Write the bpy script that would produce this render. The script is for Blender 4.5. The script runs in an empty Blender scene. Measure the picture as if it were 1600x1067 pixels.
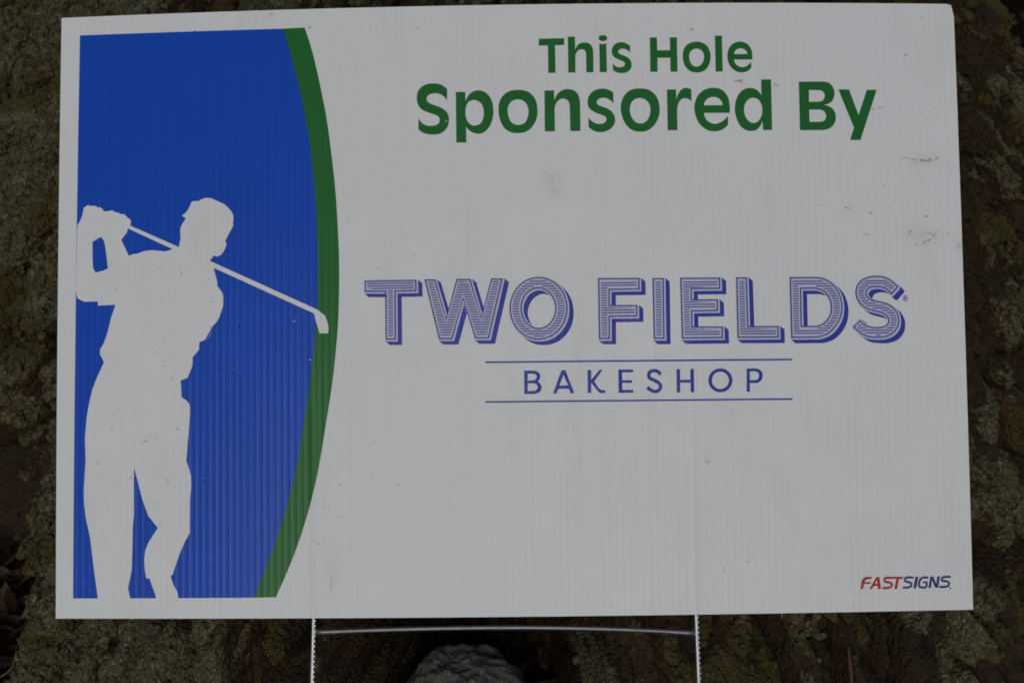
import bpy, bmesh, math, random, json
import numpy as np
from mathutils import Matrix, Vector
from mathutils.geometry import delaunay_2d_cdt
R_ = math.radians
EXPO = -0.59
FLUTE = 0.10
SUNP = (22, -5)
SUNE = 0.5
SKYS = 0.14
BULGE_L = 0.10
HOL = (-0.18, 0.04)          # hollow between two roots, angles on the trunk
CLF = (-1.15, -0.632, 0.22)   # cleft on the left and its top
STONE = ((-0.040, 0.0, 0.0), 0.050, 0.046, 0.069)
sc = bpy.context.scene
C = sc.collection

# ------------------------------------------------------------------ camera, sky, sun, exposure
LEAN = R_(30)                      # the sign leans back against the root flare
SIGN_O = Vector((0, 0, 0.40))      # middle of the sign
AX_U = Vector((1, 0, 0)); AX_V = Vector((0, math.sin(LEAN), math.cos(LEAN))); AX_N = Vector((0, -math.cos(LEAN), math.sin(LEAN)))
M_SIGN = Matrix((AX_U, AX_V, AX_N)).transposed()
M_WORLD = Matrix.Translation(SIGN_O) @ M_SIGN.to_4x4()
cam_data = bpy.data.cameras.new('camera'); cam = bpy.data.objects.new('camera', cam_data); C.objects.link(cam)
cam_data.sensor_width = 36; cam_data.lens = 50; cam_data.clip_start = 0.02; cam_data.clip_end = 500
rv = Vector((0.066601, 0.0143778, -0.0119321))
cam.matrix_world = M_WORLD @ Matrix.Translation((0.015196, -0.0861675, 0.954694)) @ Matrix.Rotation(rv.length, 4, rv.normalized())
cam_data.dof.use_dof = True; cam_data.dof.focus_distance = 0.95; cam_data.dof.aperture_fstop = 16
sc.camera = cam
sc.cycles.filter_width = 1.8      # the photograph is a little soft

SUN_EL, SUN_AZ = R_(SUNP[0]), R_(SUNP[1])   # azimuth of the sun seen from the sign: -Y is towards the camera, negative is left
world = bpy.data.worlds.new('World'); sc.world = world; world.use_nodes = True
wn = world.node_tree.nodes; wl = world.node_tree.links
bg = wn['Background']; sky = wn.new('ShaderNodeTexSky'); sky.sky_type = 'NISHITA'; sky.sun_disc = False
to_sun = Vector((math.sin(SUN_AZ) * math.cos(SUN_EL), -math.cos(SUN_AZ) * math.cos(SUN_EL), math.sin(SUN_EL)))
sky.sun_elevation = SUN_EL; sky.sun_rotation = math.atan2(to_sun.x, to_sun.y)
sky.air_density = 1.0; sky.dust_density = 1.0; sky.ozone_density = 1.0
wl.new(sky.outputs[0], bg.inputs[0]); bg.inputs[1].default_value = SKYS
sun_d = bpy.data.lights.new('sun', 'SUN'); sun_d.energy = SUNE; sun_d.angle = R_(26); sun_d.color = (1, 0.99, 0.98)
sun = bpy.data.objects.new('sun', sun_d); C.objects.link(sun)
sun.rotation_euler = to_sun.to_track_quat('Z', 'Y').to_euler()
vs = sc.view_settings; vs.view_transform = 'Standard'; vs.look = 'None'; vs.gamma = 1.0; vs.exposure = EXPO
vs.use_curve_mapping = False

# ------------------------------------------------------------------ helpers
def empty(name, mw=None):
    o = bpy.data.objects.new(name, None); C.objects.link(o)
    if mw is not None: o.matrix_world = mw
    return o
def link(name, me, mat=None, parent=None):
    o = bpy.data.objects.new(name, me); C.objects.link(o)
    if mat is not None and not me.materials: me.materials.append(mat)
    if parent is not None: o.parent = parent
    return o
def tag(o, label=None, cat=None, group=None, kind=None):
    if label: o['label'] = label
    if cat: o['category'] = cat
    if group: o['group'] = group
    if kind: o['kind'] = kind
    return o
def new_mat(name):
    m = bpy.data.materials.new(name); m.use_nodes = True
    return m, m.node_tree.nodes, m.node_tree.links, m.node_tree.nodes['Principled BSDF']
def mnode(n, l, op, a, b=None, c=None):
    x = n.new('ShaderNodeMath'); x.operation = op
    for i, v in enumerate((a, b, c)):
        if v is None: continue
        if isinstance(v, (int, float)): x.inputs[i].default_value = v
        else: l.new(v, x.inputs[i])
    return x.outputs[0]
def ramp(n, l, fac, stops):
    r = n.new('ShaderNodeValToRGB'); e = r.color_ramp.elements
    while len(e) < len(stops): e.new(0.5)
    for k, (p, c) in enumerate(stops): e[k].position = p; e[k].color = (*c, 1) if len(c) == 3 else c
    l.new(fac, r.inputs[0]); return r.outputs[0]
def mix(n, l, fac, a, b, mode='MIX'):
    x = n.new('ShaderNodeMix'); x.data_type = 'RGBA'; x.blend_type = mode
    for s, v in ((0, fac), (6, a), (7, b)):
        if isinstance(v, (int, float)): x.inputs[s].default_value = v
        elif isinstance(v, tuple): x.inputs[s].default_value = (*v, 1)
        else: l.new(v, x.inputs[s])
    return x.outputs[2]
def noise(n, l, vec, scale, detail=4, rough=0.55, sc3=None):
    t = n.new('ShaderNodeTexNoise'); t.inputs['Scale'].default_value = scale; t.inputs['Detail'].default_value = detail; t.inputs['Roughness'].default_value = rough
    if sc3:
        m = n.new('ShaderNodeMapping'); m.inputs['Scale'].default_value = sc3; l.new(vec, m.inputs[0]); vec = m.outputs[0]
    l.new(vec, t.inputs['Vector']); return t.outputs['Fac']

# numpy noise for the bark
def _hash(ix, iy, iz, s):
    h = (ix.astype(np.int64) * 374761393 + iy.astype(np.int64) * 668265263 + iz.astype(np.int64) * 2147483647 + s * 1274126177) & 0xffffffff
    h = ((h ^ (h >> 13)) * 1274126177) & 0xffffffff
    h = ((h ^ (h >> 16)) * 2246822519) & 0xffffffff
    return (h ^ (h >> 15)) & 0xffffff
def vnoise(x, y, s=0):            # gradient noise, 2D, about -0.7..0.7
    ix = np.floor(x); iy = np.floor(y); fx = x - ix; fy = y - iy
    ux = fx * fx * fx * (fx * (fx * 6 - 15) + 10); uy = fy * fy * fy * (fy * (fy * 6 - 15) + 10)
    z = np.zeros_like(ix)
    def g(dx, dy):
        a = _hash(ix + dx, iy + dy, z, s) * (2 * math.pi / 0x1000000)
        return np.cos(a) * (fx - dx) + np.sin(a) * (fy - dy)
    a = g(0, 0); b = g(1, 0); c = g(0, 1); d = g(1, 1)
    return (a + (b - a) * ux) * (1 - uy) + (c + (d - c) * ux) * uy
def fbm(x, y, s=0, o=4, r=0.5):
    v = 0; a = 1.0; f = 1.0
    for k in range(o): v = v + a * vnoise(x * f + 17.3 * k, y * f - 9.1 * k, s + k); a *= r; f *= 2.03
    return v
def worley(x, y, s=0):            # F1, F2
    ix = np.floor(x); iy = np.floor(y); z = np.zeros_like(ix)
    f1 = np.full(x.shape, 9.0); f2 = np.full(x.shape, 9.0)
    for dx in (-1, 0, 1):
        for dy in (-1, 0, 1):
            px = ix + dx + _hash(ix + dx, iy + dy, z, s) / 0x1000000; py = iy + dy + _hash(ix + dx, iy + dy, z, s + 7) / 0x1000000
            d = np.hypot(px - x, py - y); f2 = np.minimum(f2, np.maximum(f1, d)); f1 = np.minimum(f1, d)
    return f1, f2
def sstep(a, b, x):
    t = np.clip((x - a) / (b - a), 0, 1); return t * t * (3 - 2 * t)

# ------------------------------------------------------------------ ground
gm, n, l, bs = new_mat('dark_soil')
tc = n.new('ShaderNodeTexCoord').outputs['Object']
l.new(mix(n, l, ramp(n, l, noise(n, l, tc, 22, 6), [(0.35, (0, 0, 0)), (0.7, (1, 1, 1))]), (0.014, 0.010, 0.007), (0.045, 0.027, 0.016)), bs.inputs['Base Color'])
bs.inputs['Roughness'].default_value = 1.0; bs.inputs['Specular IOR Level'].default_value = 0.0
bp = n.new('ShaderNodeBump'); bp.inputs['Distance'].default_value = 0.02; l.new(noise(n, l, tc, 60, 8, 0.7), bp.inputs['Height']); l.new(bp.outputs[0], bs.inputs['Normal'])
def ground():
    xs = np.concatenate([[-200, -40, -10, -4], np.linspace(-2, 2, 120), [4, 10, 40, 200]]); ys = np.concatenate([[-200, -40, -10, -4], np.linspace(-2, 3.5, 160), [6, 12, 40, 200]])
    X, Y = np.meshgrid(xs, ys); Z = 0.02 * fbm(X / 0.4, Y / 0.4, 90, 4) * (np.abs(X) < 3) * (np.abs(Y) < 5)
    co = np.stack([X, Y, Z], -1).reshape(-1, 3); w = len(xs)
    f = [(j * w + i, j * w + i + 1, (j + 1) * w + i + 1, (j + 1) * w + i) for j in range(len(ys) - 1) for i in range(w - 1)]
    me = bpy.data.meshes.new('ground'); me.from_pydata(co.tolist(), [], f); me.shade_smooth()
    tag(link('ground', me, gm), kind='structure')
ground()

# ------------------------------------------------------------------ the tree: root flare with clefts, a hollow and lichen crust
bm_, n, l, bs = new_mat('lichen_bark')
tc = n.new('ShaderNodeTexCoord').outputs['Object']
at = n.new('ShaderNodeAttribute'); at.attribute_name = 'lichen'; lich = at.outputs['Fac']
at2 = n.new('ShaderNodeAttribute'); at2.attribute_name = 'moss'; moss = at2.outputs['Fac']
n1 = noise(n, l, tc, 160, 6, 0.65); n2 = noise(n, l, tc, 18, 5, 0.6); n3 = noise(n, l, tc, 420, 3, 0.6)
bark = mix(n, l, ramp(n, l, n2, [(0.40, (0, 0, 0)), (0.68, (1, 1, 1))]), (0.046, 0.036, 0.020), (0.074, 0.045, 0.023))
bark = mix(n, l, ramp(n, l, n1, [(0.35, (0, 0, 0)), (0.75, (1, 1, 1))]), bark, (0.026, 0.021, 0.013))
lc = mix(n, l, ramp(n, l, n1, [(0.3, (0, 0, 0)), (0.7, (1, 1, 1))]), (0.056, 0.050, 0.023), (0.140, 0.127, 0.072))
lc = mix(n, l, ramp(n, l, n3, [(0.56, (0, 0, 0)), (0.70, (1, 1, 1))]), lc, (0.29, 0.275, 0.20))
lc = mix(n, l, moss, lc, (0.070, 0.060, 0.022))
fac = mnode(n, l, 'ADD', lich, mnode(n, l, 'MULTIPLY', mnode(n, l, 'SUBTRACT', n1, 0.5), 1.1))
fac = ramp(n, l, fac, [(0.38, (0, 0, 0)), (0.62, (1, 1, 1))])
l.new(mix(n, l, fac, bark, lc), bs.inputs['Base Color'])
bs.inputs['Roughness'].default_value = 0.95; bs.inputs['Specular IOR Level'].default_value = 0.12
def grain(scale):
    v = n.new('ShaderNodeTexVoronoi'); v.feature = 'SMOOTH_F1'; v.inputs['Scale'].default_value = scale; v.inputs['Smoothness'].default_value = 0.35
    w = n.new('ShaderNodeVectorMath'); w.operation = 'MULTIPLY_ADD'; w.inputs[1].default_value = (0.004,) * 3; l.new(nc.outputs['Color'], w.inputs[0]); l.new(tc, w.inputs[2]); l.new(w.outputs[0], v.inputs['Vector'])
    return v.outputs['Distance']
nc = n.new('ShaderNodeTexNoise'); nc.inputs['Scale'].default_value = 170; nc.inputs['Detail'].default_value = 4; l.new(tc, nc.inputs['Vector'])
bp = n.new('ShaderNodeBump'); bp.inputs['Distance'].default_value = 0.003; bp.inputs['Strength'].default_value = 1.0
hh = mnode(n, l, 'ADD', mnode(n, l, 'MULTIPLY', grain(210), -1.0), mnode(n, l, 'MULTIPLY', grain(430), -0.6))
l.new(mnode(n, l, 'ADD', hh, mnode(n, l, 'ADD', n1, mnode(n, l, 'MULTIPLY', n3, 0.5))), bp.inputs['Height']); l.new(bp.outputs[0], bs.inputs['Normal'])

TCX, TCY = 0.02, 0.64
def trunk_base(th, z):
    """smooth radius of the trunk at angle th (0 faces the camera, + to the right) and height z"""
    y_sign = (z - 0.40) * math.tan(LEAN)
    r = TCY - (y_sign + 0.074)
    r = np.where(z > 0.60, 0.0, r) + np.where(z > 0.60, 0.4505 - 0.10 * (1 - np.exp(-(z - 0.60) * 5.77)), 0)
    r = np.where(z < 0.05, np.minimum(r, 0.757), r)
    r = r + BULGE_L * np.exp(-((th + 1.02) / 0.38) ** 2) * sstep(0.15, 0.35, z)
    r = r + 0.03 * np.exp(-((th + 0.33) / 0.22) ** 2) * sstep(0.40, 0.15, z)
    r = r + 0.03 * np.cos(5 * th + 0.8)*sstep(0.5, 1.2, np.abs(th))
    return r
def win(x, a, b, s): return sstep(a - s, a + s, x) * sstep(b + s, b - s, x)
def trunk():
    fine = np.arange(-1.75, 1.75, 0.0031); th = np.concatenate([fine, np.linspace(1.75, 2 * math.pi - 1.75, 120)[0:-1]])
    zz = np.concatenate([np.linspace(-0.10, 0.06, 30), np.arange(0.0625, 0.72, 0.0017), np.linspace(0.73, 2.4, 90)])
    TH, Z = np.meshgrid(th, zz); front = sstep(2.2, 1.7, np.abs(np.where(TH > math.pi, TH - 2 * math.pi, TH)))
    thw = np.where(TH > math.pi, TH - 2 * math.pi, TH)
    r0 = trunk_base(thw, Z); s = thw * 0.55
    per = np.minimum(1, (math.pi - np.abs(thw)) / 0.4)      # fade noise at the back seam
    sw = s + 0.02 * vnoise(s / 0.09, Z / 0.11, 5) ; zw = Z + 0.02 * vnoise(s / 0.08, Z / 0.08, 6)
    big = 0.024 * vnoise(sw / 0.15, zw / 0.30, 1) + 0.014 * vnoise(sw / 0.06, zw / 0.12, 2) + 0.034 * (0.35 - np.abs(vnoise(sw / 0.036 + 0.25 * zw / 0.036, zw / 0.22, 3)))
    cr = np.abs(vnoise(sw / 0.055, zw / 0.17, 11)); crack = sstep(0.11, 0.0, cr) * sstep(-0.15, 0.25, vnoise(sw / 0.12, zw / 0.12, 12))
    cr2 = np.abs(vnoise(sw / 0.024, zw / 0.055, 13)); crack2 = sstep(0.10, 0.0, cr2)
    lm = 0.55 * fbm(sw / 0.075, zw / 0.14, 21, 3) + 0.6 * fbm(sw / 0.016, zw / 0.030, 22, 3) + 0.10 - 0.22 * sstep(0.1, 0.6, thw)
    lm = lm + 0.25 * win(thw, -0.62, -0.33, 0.08) * sstep(0.35, 0.2, Z) - 0.40 * win(thw, -0.27, -0.17, 0.05) * sstep(0.35, 0.2, Z) + 0.3 * sstep(-0.5, -0.9, thw)
    lmask = sstep(-0.30, 0.22, lm - 0.9 * crack - 0.25 * crack2)
    a1, a2 = worley(sw / 0.017 + 0.6 * vnoise(s / 0.012, Z / 0.012, 31), zw / 0.019 + 0.6 * vnoise(s / 0.012, Z / 0.012, 32), 30)
    b1, b2 = worley(sw / 0.0068 + 0.5 * vnoise(s / 0.006, Z / 0.006, 41), zw / 0.0072, 40)
    lump = np.sqrt(np.clip(1 - a1 * a1, 0, 1)); lump2 = np.sqrt(np.clip(1 - b1 * b1, 0, 1))
    fine_n = fbm(s / 0.010, Z / 0.012, 51, 3, 0.6)
    h = big - 0.034 * crack - 0.009 * crack2 + lmask * (0.0095 * lump + 0.0048 * lump2 * (0.4 + lump)) + 0.0065 * fine_n + (1 - lmask) * 0.005 * fbm(sw / 0.008, zw / 0.03, 61, 3)
    h = h - 0.016 * sstep(0.26, 0.42, vnoise(s / 0.017, Z / 0.024, 71))           # small pits
    # long furrows that wander up the bark: angle, height, half length, half width, depth, tilt
    fr = [(-0.81, 0.48, 0.07, 0.0045, 0.030, 0.9), (-0.68, 0.36, 0.06, 0.0040, 0.026, 0.5), (-0.83, 0.56, 0.06, 0.006, 0.03, -0.2), (-0.60, 0.20, 0.06, 0.004, 0.025, -0.3), (-0.44, 0.13, 0.06, 0.004, 0.022, 0.1), (-0.30, 0.15, 0.07, 0.005, 0.030, 0.2), (-0.24, 0.16, 0.05, 0.006, 0.020, 0.0),
          (0.24, 0.15, 0.08, 0.005, 0.03, -0.3), (0.36, 0.14, 0.08, 0.007, 0.035, -0.2), (0.72, 0.40, 0.09, 0.005, 0.03, -0.8), (0.59, 0.24, 0.08, 0.006, 0.03, -0.4), (0.62, 0.31, 0.05, 0.0045, 0.025, -0.5), (-0.555, 0.56, 0.08, 0.005, 0.03, 0.1), (-0.28, 0.57, 0.10, 0.006, 0.03, 0.0), (-0.72, 0.55, 0.07, 0.004, 0.025, 0.2)]
    fg = np.random.default_rng(12)
    fr += [(fg.uniform(-1.3, 1.3), fg.uniform(0.08, 0.70), fg.uniform(0.04, 0.12), fg.uniform(0.0025, 0.0055), fg.uniform(0.012, 0.03), fg.uniform(-0.4, 0.4)) for _ in range(46)]
    fur = np.zeros_like(h); z1 = Z[:, :1]
    for k, (a, zc, hl, wd, dp, tl) in enumerate(fr):
        cs = a * 0.55 + tl * 0.3 * (z1 - zc) + 0.016 * vnoise(z1 / 0.045 + 3.1 * k, 0 * z1 + 0.5 + k, 151) + 0.005 * vnoise(z1 / 0.012 + 1.7 * k, 0 * z1 + 0.5 + k, 152)
        ww = wd * (0.6 + 0.8 * np.abs(vnoise(z1 / 0.03, 0 * z1 + k + 0.3, 153)) + 0.3)
        fur = np.maximum(fur, dp * np.exp(-((s - cs) / ww) ** 2) * sstep(hl, 0.5 * hl, np.abs(z1 - zc)))
    hole = np.hypot(s + 0.706 * 0.55, (Z - 0.418)); h = h - fur - 0.03 * sstep(0.0050, 0.0028, hole) + 0.004 * np.exp(-((hole - 0.0065) / 0.0022) ** 2)
    lmask = lmask * (1 - 0.7 * sstep(0.006, 0.016, fur))
    # clefts between the roots and the hollow under the sign
    edge = 0.035 * fbm(s / 0.05, Z / 0.06, 81, 3)
    hol = win(thw + 0.6 * edge, HOL[0], HOL[1], 0.022) * sstep(0.36, 0.27, Z + edge)
    cl = win(thw + 0.72 * (Z - 0.203) + 0.7 * edge, CLF[0], CLF[1], 0.022) * sstep(CLF[2] + 0.06, CLF[2] - 0.09, Z + 1.2 * edge)
    cl = np.maximum(cl, 0.75 * win(thw + 0.5 * edge, 0.872, 2.6, 0.018) * sstep(0.36, 0.42, Z))
    r = r0 + h * per * (0.3 + 0.7 * front) - 0.26 * hol - np.where(thw < 0, 0.15, 0.30) * cl
    # uneven seating: never into the sign that leans on it
    wall = 4 * np.maximum(hol * (1 - hol), cl * (1 - cl)); thp = thw + wall * (0.030 * fbm(r / 0.022, Z / 0.028, 141, 4, 0.6)); lmask = lmask * (1 - 0.8 * sstep(0.12, 0.5, np.maximum(hol, cl)))
    X = TCX + r * np.sin(thp); Y = TCY - r * np.cos(thp)
    co = np.stack([X, Y, Z], -1).reshape(-1, 3).astype(np.float32); w = len(th); hgt = len(zz)
    j, i = np.meshgrid(np.arange(hgt - 1), np.arange(w), indexing='ij'); i2 = (i + 1) % w
    f = np.stack([j * w + i, j * w + i2, (j + 1) * w + i2, (j + 1) * w + i], -1).reshape(-1, 4)
    me = bpy.data.meshes.new('trunk'); nv = len(co); nf = len(f)
    me.vertices.add(nv); me.vertices.foreach_set('co', co.ravel())
    me.loops.add(nf * 4); me.loops.foreach_set('vertex_index', f.ravel().astype(np.int32))
    me.polygons.add(nf); me.polygons.foreach_set('loop_start', np.arange(0, nf * 4, 4, dtype=np.int32)); me.polygons.foreach_set('loop_total', np.full(nf, 4, dtype=np.int32))
    me.update(calc_edges=True); me.shade_smooth()
    a = me.attributes.new('lichen', 'FLOAT', 'POINT'); a.data.foreach_set('value', lmask.ravel().astype(np.float32))
    mm = sstep(-0.05, 0.35, fbm(sw / 0.06, zw / 0.06, 25, 3) + 0.15 * sstep(0.3, 0.9, thw))
    a = me.attributes.new('moss', 'FLOAT', 'POINT'); a.data.foreach_set('value', mm.ravel().astype(np.float32))
    root = empty('tree', Matrix.Translation((TCX, TCY, 0))); tag(root, 'old tree base with furrowed brown bark under grey green lichen, behind the sign', 'tree')
    o = link('trunk', me, bm_, root); o.matrix_parent_inverse = root.matrix_world.inverted()
    # crusty lichen clumps sitting on the bark
    G = np.stack([X, Y, Z], -1); dz = np.gradient(G, axis=0); dt = np.gradient(G, axis=1); N = np.cross(dt, dz); N /= np.linalg.norm(N, axis=-1, keepdims=True) + 1e-12
    rng = np.random.default_rng(5); ok = (lmask > 0.45) & (np.abs(thw) < 1.3) & (Z > 0.06) & (Z < 0.71) & (hol < 0.3) & (cl < 0.3) & (crack < 0.5) & (fur < 0.008)
    pr = (ok * (0.15 + np.clip(fbm(sw / 0.03, zw / 0.03, 121, 3) + 0.35, 0, 1.2))).ravel(); pr /= pr.sum(); K = 19000
    idx = rng.choice(len(pr), K, False, pr); P = G.reshape(-1, 3)[idx]; Nn = N.reshape(-1, 3)[idx]
    bmx = bmesh.new(); bmesh.ops.create_icosphere(bmx, subdivisions=1, radius=1); B = np.array([v.co[:] for v in bmx.verts]); FB = np.array([[v.index for v in f.verts] for f in bmx.faces]); bmx.free()
    rad = np.clip(rng.lognormal(math.log(0.0017), 0.42, K), 0.0008, 0.0042)
    J = 1 + rng.uniform(-0.34, 0.34, (K, len(B))); loc = B[None] * J[..., None] * rad[:, None, None] * rng.uniform(0.75, 1.3, (K, 1, 3))
    ax = np.cross(Nn, rng.normal(size=(K, 3))); ax /= np.linalg.norm(ax, axis=1, keepdims=True); ay = np.cross(Nn, ax)
    Wc = P[:, None] + loc[..., 0:1] * ax[:, None] + loc[..., 1:2] * ay[:, None] + (loc[..., 2:3] * 0.75 + 0.25 * rad[:, None, None]) * Nn[:, None]
    co = Wc.reshape(-1, 3).astype(np.float32); f = (FB[None] + (np.arange(K) * len(B))[:, None, None]).reshape(-1, 3)
    me = bpy.data.meshes.new('lichen_clumps'); nf = len(f); me.vertices.add(len(co)); me.vertices.foreach_set('co', co.ravel())
    me.loops.add(nf * 3); me.loops.foreach_set('vertex_index', f.ravel().astype(np.int32)); me.polygons.add(nf)
    me.polygons.foreach_set('loop_start', np.arange(0, nf * 3, 3, dtype=np.int32)); me.polygons.foreach_set('loop_total', np.full(nf, 3, dtype=np.int32)); me.update(calc_edges=True); me.shade_smooth()
    tn = np.clip(0.5 * mm.ravel()[idx] + rng.normal(0.25, 0.22, K), 0, 1); a = me.attributes.new('moss', 'FLOAT', 'POINT'); a.data.foreach_set('value', np.repeat(tn, len(B)).astype(np.float32))
    a = me.attributes.new('lichen', 'FLOAT', 'POINT'); a.data.foreach_set('value', np.ones(len(co), dtype=np.float32))
    o = link('lichen_clumps', me, bm_, root); o.matrix_parent_inverse = root.matrix_world.inverted(); tag(o, kind='stuff')
trunk()

# ------------------------------------------------------------------ the sign
SW, SH, BOW_U, BOW_V = 0.6096, 0.40740, 0.014279, 0.0021755
PITCH = 0.00455
def bow(u, v): return BOW_U * (1 - (2 * u / SW) ** 2) + BOW_V * (1 - (2 * v / SH) ** 2)
STAKE_U = (-0.1305, 0.1204)
STAINS = [(0.0297, 0.0824, 0.0095, 0.0121, 0.3), (0.033, 0.0759, 0.0043, 0.0069, 0.25), (0.2802, 0.0954, 0.0147, 0.0052, 0.28), (0.2824, 0.0433, 0.0165, 0.0087, 0.25), (0.2707, 0.0463, 0.0095, 0.0095, 0.15), (0.1569, 0.1495, 0.0061, 0.003, 0.3), (-0.1585, 0.2003, 0.0061, 0.0039, 0.25), (0.1301, -0.1016, 0.0039, 0.0069, 0.2), (0.1468, -0.0727, 0.0043, 0.0035, 0.2), (0.3028, 0.0381, 0.0035, 0.0069, 0.3), (-0.1177, -0.1764, 0.0069, 0.026, 0.14), (-0.0574, -0.034, 0.026, 0.0173, 0.06), (0.2298, 0.0615, 0.013, 0.0069, 0.12), (0.1062, 0.1119, 0.0173, 0.0087, 0.06)]
def print_mat(name, col, rough=0.20, white=False):
    m, n, l, bs = new_mat(name)
    tc = n.new('ShaderNodeTexCoord').outputs['Object']; sp = n.new('ShaderNodeSeparateXYZ'); l.new(tc, sp.inputs[0]); x, y = sp.outputs[0], sp.outputs[1]
    fr = mnode(n, l, 'SUBTRACT', mnode(n, l, 'FRACT', mnode(n, l, 'DIVIDE', x, PITCH)), 0.5)
    amp = mnode(n, l, 'MULTIPLY_ADD', noise(n, l, tc, 1, 2, 0.5, (90, 2.5, 0)), FLUTE * 2.6, FLUTE * -0.35)      # each flute sags a little differently
    sl = mnode(n, l, 'MULTIPLY', fr, mnode(n, l, 'MULTIPLY', amp, -2.0))
    for u0 in STAKE_U:                                                                   # skin lifted over the wire inside
        q = mnode(n, l, 'DIVIDE', mnode(n, l, 'SUBTRACT', x, u0), 0.0016)
        g = mnode(n, l, 'MULTIPLY', q, mnode(n, l, 'EXPONENT', mnode(n, l, 'MULTIPLY', mnode(n, l, 'MULTIPLY', q, q), -1.0)))
        mr = n.new('ShaderNodeMapRange'); mr.inputs[1].default_value = 0.02; mr.inputs[2].default_value = -0.16; mr.inputs[3].default_value = 0; mr.inputs[4].default_value = 0.70; l.new(y, mr.inputs[0])
        sl = mnode(n, l, 'ADD', sl, mnode(n, l, 'MULTIPLY', g, mr.outputs[0]))
    wob = mnode(n, l, 'MULTIPLY', mnode(n, l, 'SUBTRACT', noise(n, l, tc, 9, 3), 0.5), 0.05)
    cb = n.new('ShaderNodeCombineXYZ'); l.new(mnode(n, l, 'ADD', sl, wob), cb.inputs[0]); l.new(wob, cb.inputs[2])
    ge = n.new('ShaderNodeNewGeometry'); va = n.new('ShaderNodeVectorMath'); va.operation = 'ADD'; l.new(ge.outputs['Normal'], va.inputs[0]); l.new(cb.outputs[0], va.inputs[1])
    vn = n.new('ShaderNodeVectorMath'); vn.operation = 'NORMALIZE'; l.new(va.outputs[0], vn.inputs[0]); l.new(vn.outputs[0], bs.inputs['Normal'])
    mott = noise(n, l, tc, 14, 6, 0.6); fine = noise(n, l, tc, 700, 2, 0.5)
    k = 0.05 if white else 0.10
    c = mix(n, l, ramp(n, l, mott, [(0.3, (0, 0, 0)), (0.75, (1, 1, 1))]), tuple(v * (1 - k) for v in col), col)
    c = mix(n, l, mnode(n, l, 'MULTIPLY', fine, 0.10), c, tuple(v * 0.7 for v in col))
    if white:   # grime drawn down the face, faint
        gr = ramp(n, l, noise(n, l, tc, 1, 5, 0.6, (30, 9, 0)), [(0.56, (0, 0, 0)), (0.85, (1, 1, 1))])
        c = mix(n, l, mnode(n, l, 'MULTIPLY', gr, 0.30), c, (0.56, 0.54, 0.48))
    if white:   # soft rubbed-in stains, each where it lies on the face
        tot = 0.0
        for u0, v0, ru, rv, st in STAINS:
            du = mnode(n, l, 'DIVIDE', mnode(n, l, 'SUBTRACT', x, u0), ru); dv = mnode(n, l, 'DIVIDE', mnode(n, l, 'SUBTRACT', y, v0), rv)
            e = mnode(n, l, 'EXPONENT', mnode(n, l, 'MULTIPLY', mnode(n, l, 'ADD', mnode(n, l, 'MULTIPLY', du, du), mnode(n, l, 'MULTIPLY', dv, dv)), -2.0))
            tot = mnode(n, l, 'MULTIPLY_ADD', e, st, tot)
        br = ramp(n, l, noise(n, l, tc, 190, 5, 0.65), [(0.36, (0, 0, 0)), (0.62, (1, 1, 1))])
        c = mix(n, l, mnode(n, l, 'MULTIPLY', tot, br), c, (0.50, 0.46, 0.38))
    l.new(c, bs.inputs['Base Color']); bs.inputs['Roughness'].default_value = rough; bs.inputs['Specular IOR Level'].default_value = 0.15
    return m
WHITE = print_mat('white_corrugated_plastic', (0.795, 0.805, 0.812), 0.34, True)
BLUE = print_mat('printed_blue', (0.009, 0.080, 0.54)); GREEN = print_mat('printed_green', (0.022, 0.165, 0.034))
LOGO = print_mat('printed_logo_blue', (0.040, 0.064, 0.40)); LAV = print_mat('printed_pale_lavender', (0.62, 0.62, 0.80)); LINK = print_mat('printed_indigo', (0.085, 0.085, 0.34))
RED = print_mat('printed_red', (0.50, 0.030, 0.045)); NAVY = print_mat('printed_navy', (0.055, 0.050, 0.22))
DIRT = {k: print_mat('dirt_' + nm, c, 0.8) for k, nm, c in (('d', 'dark', (0.20, 0.19, 0.17)), ('g', 'grey', (0.44, 0.43, 0.41)), ('l', 'light', (0.64, 0.635, 0.61)), ('b', 'brown', (0.41, 0.36, 0.29)), ('t', 'tan', (0.60, 0.56, 0.48)), ('w', 'pale', (0.70, 0.72, 0.78)), ('n', 'on_blue', (0.008, 0.032, 0.17)), ('f', 'faint', (0.75, 0.735, 0.70)))}

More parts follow.
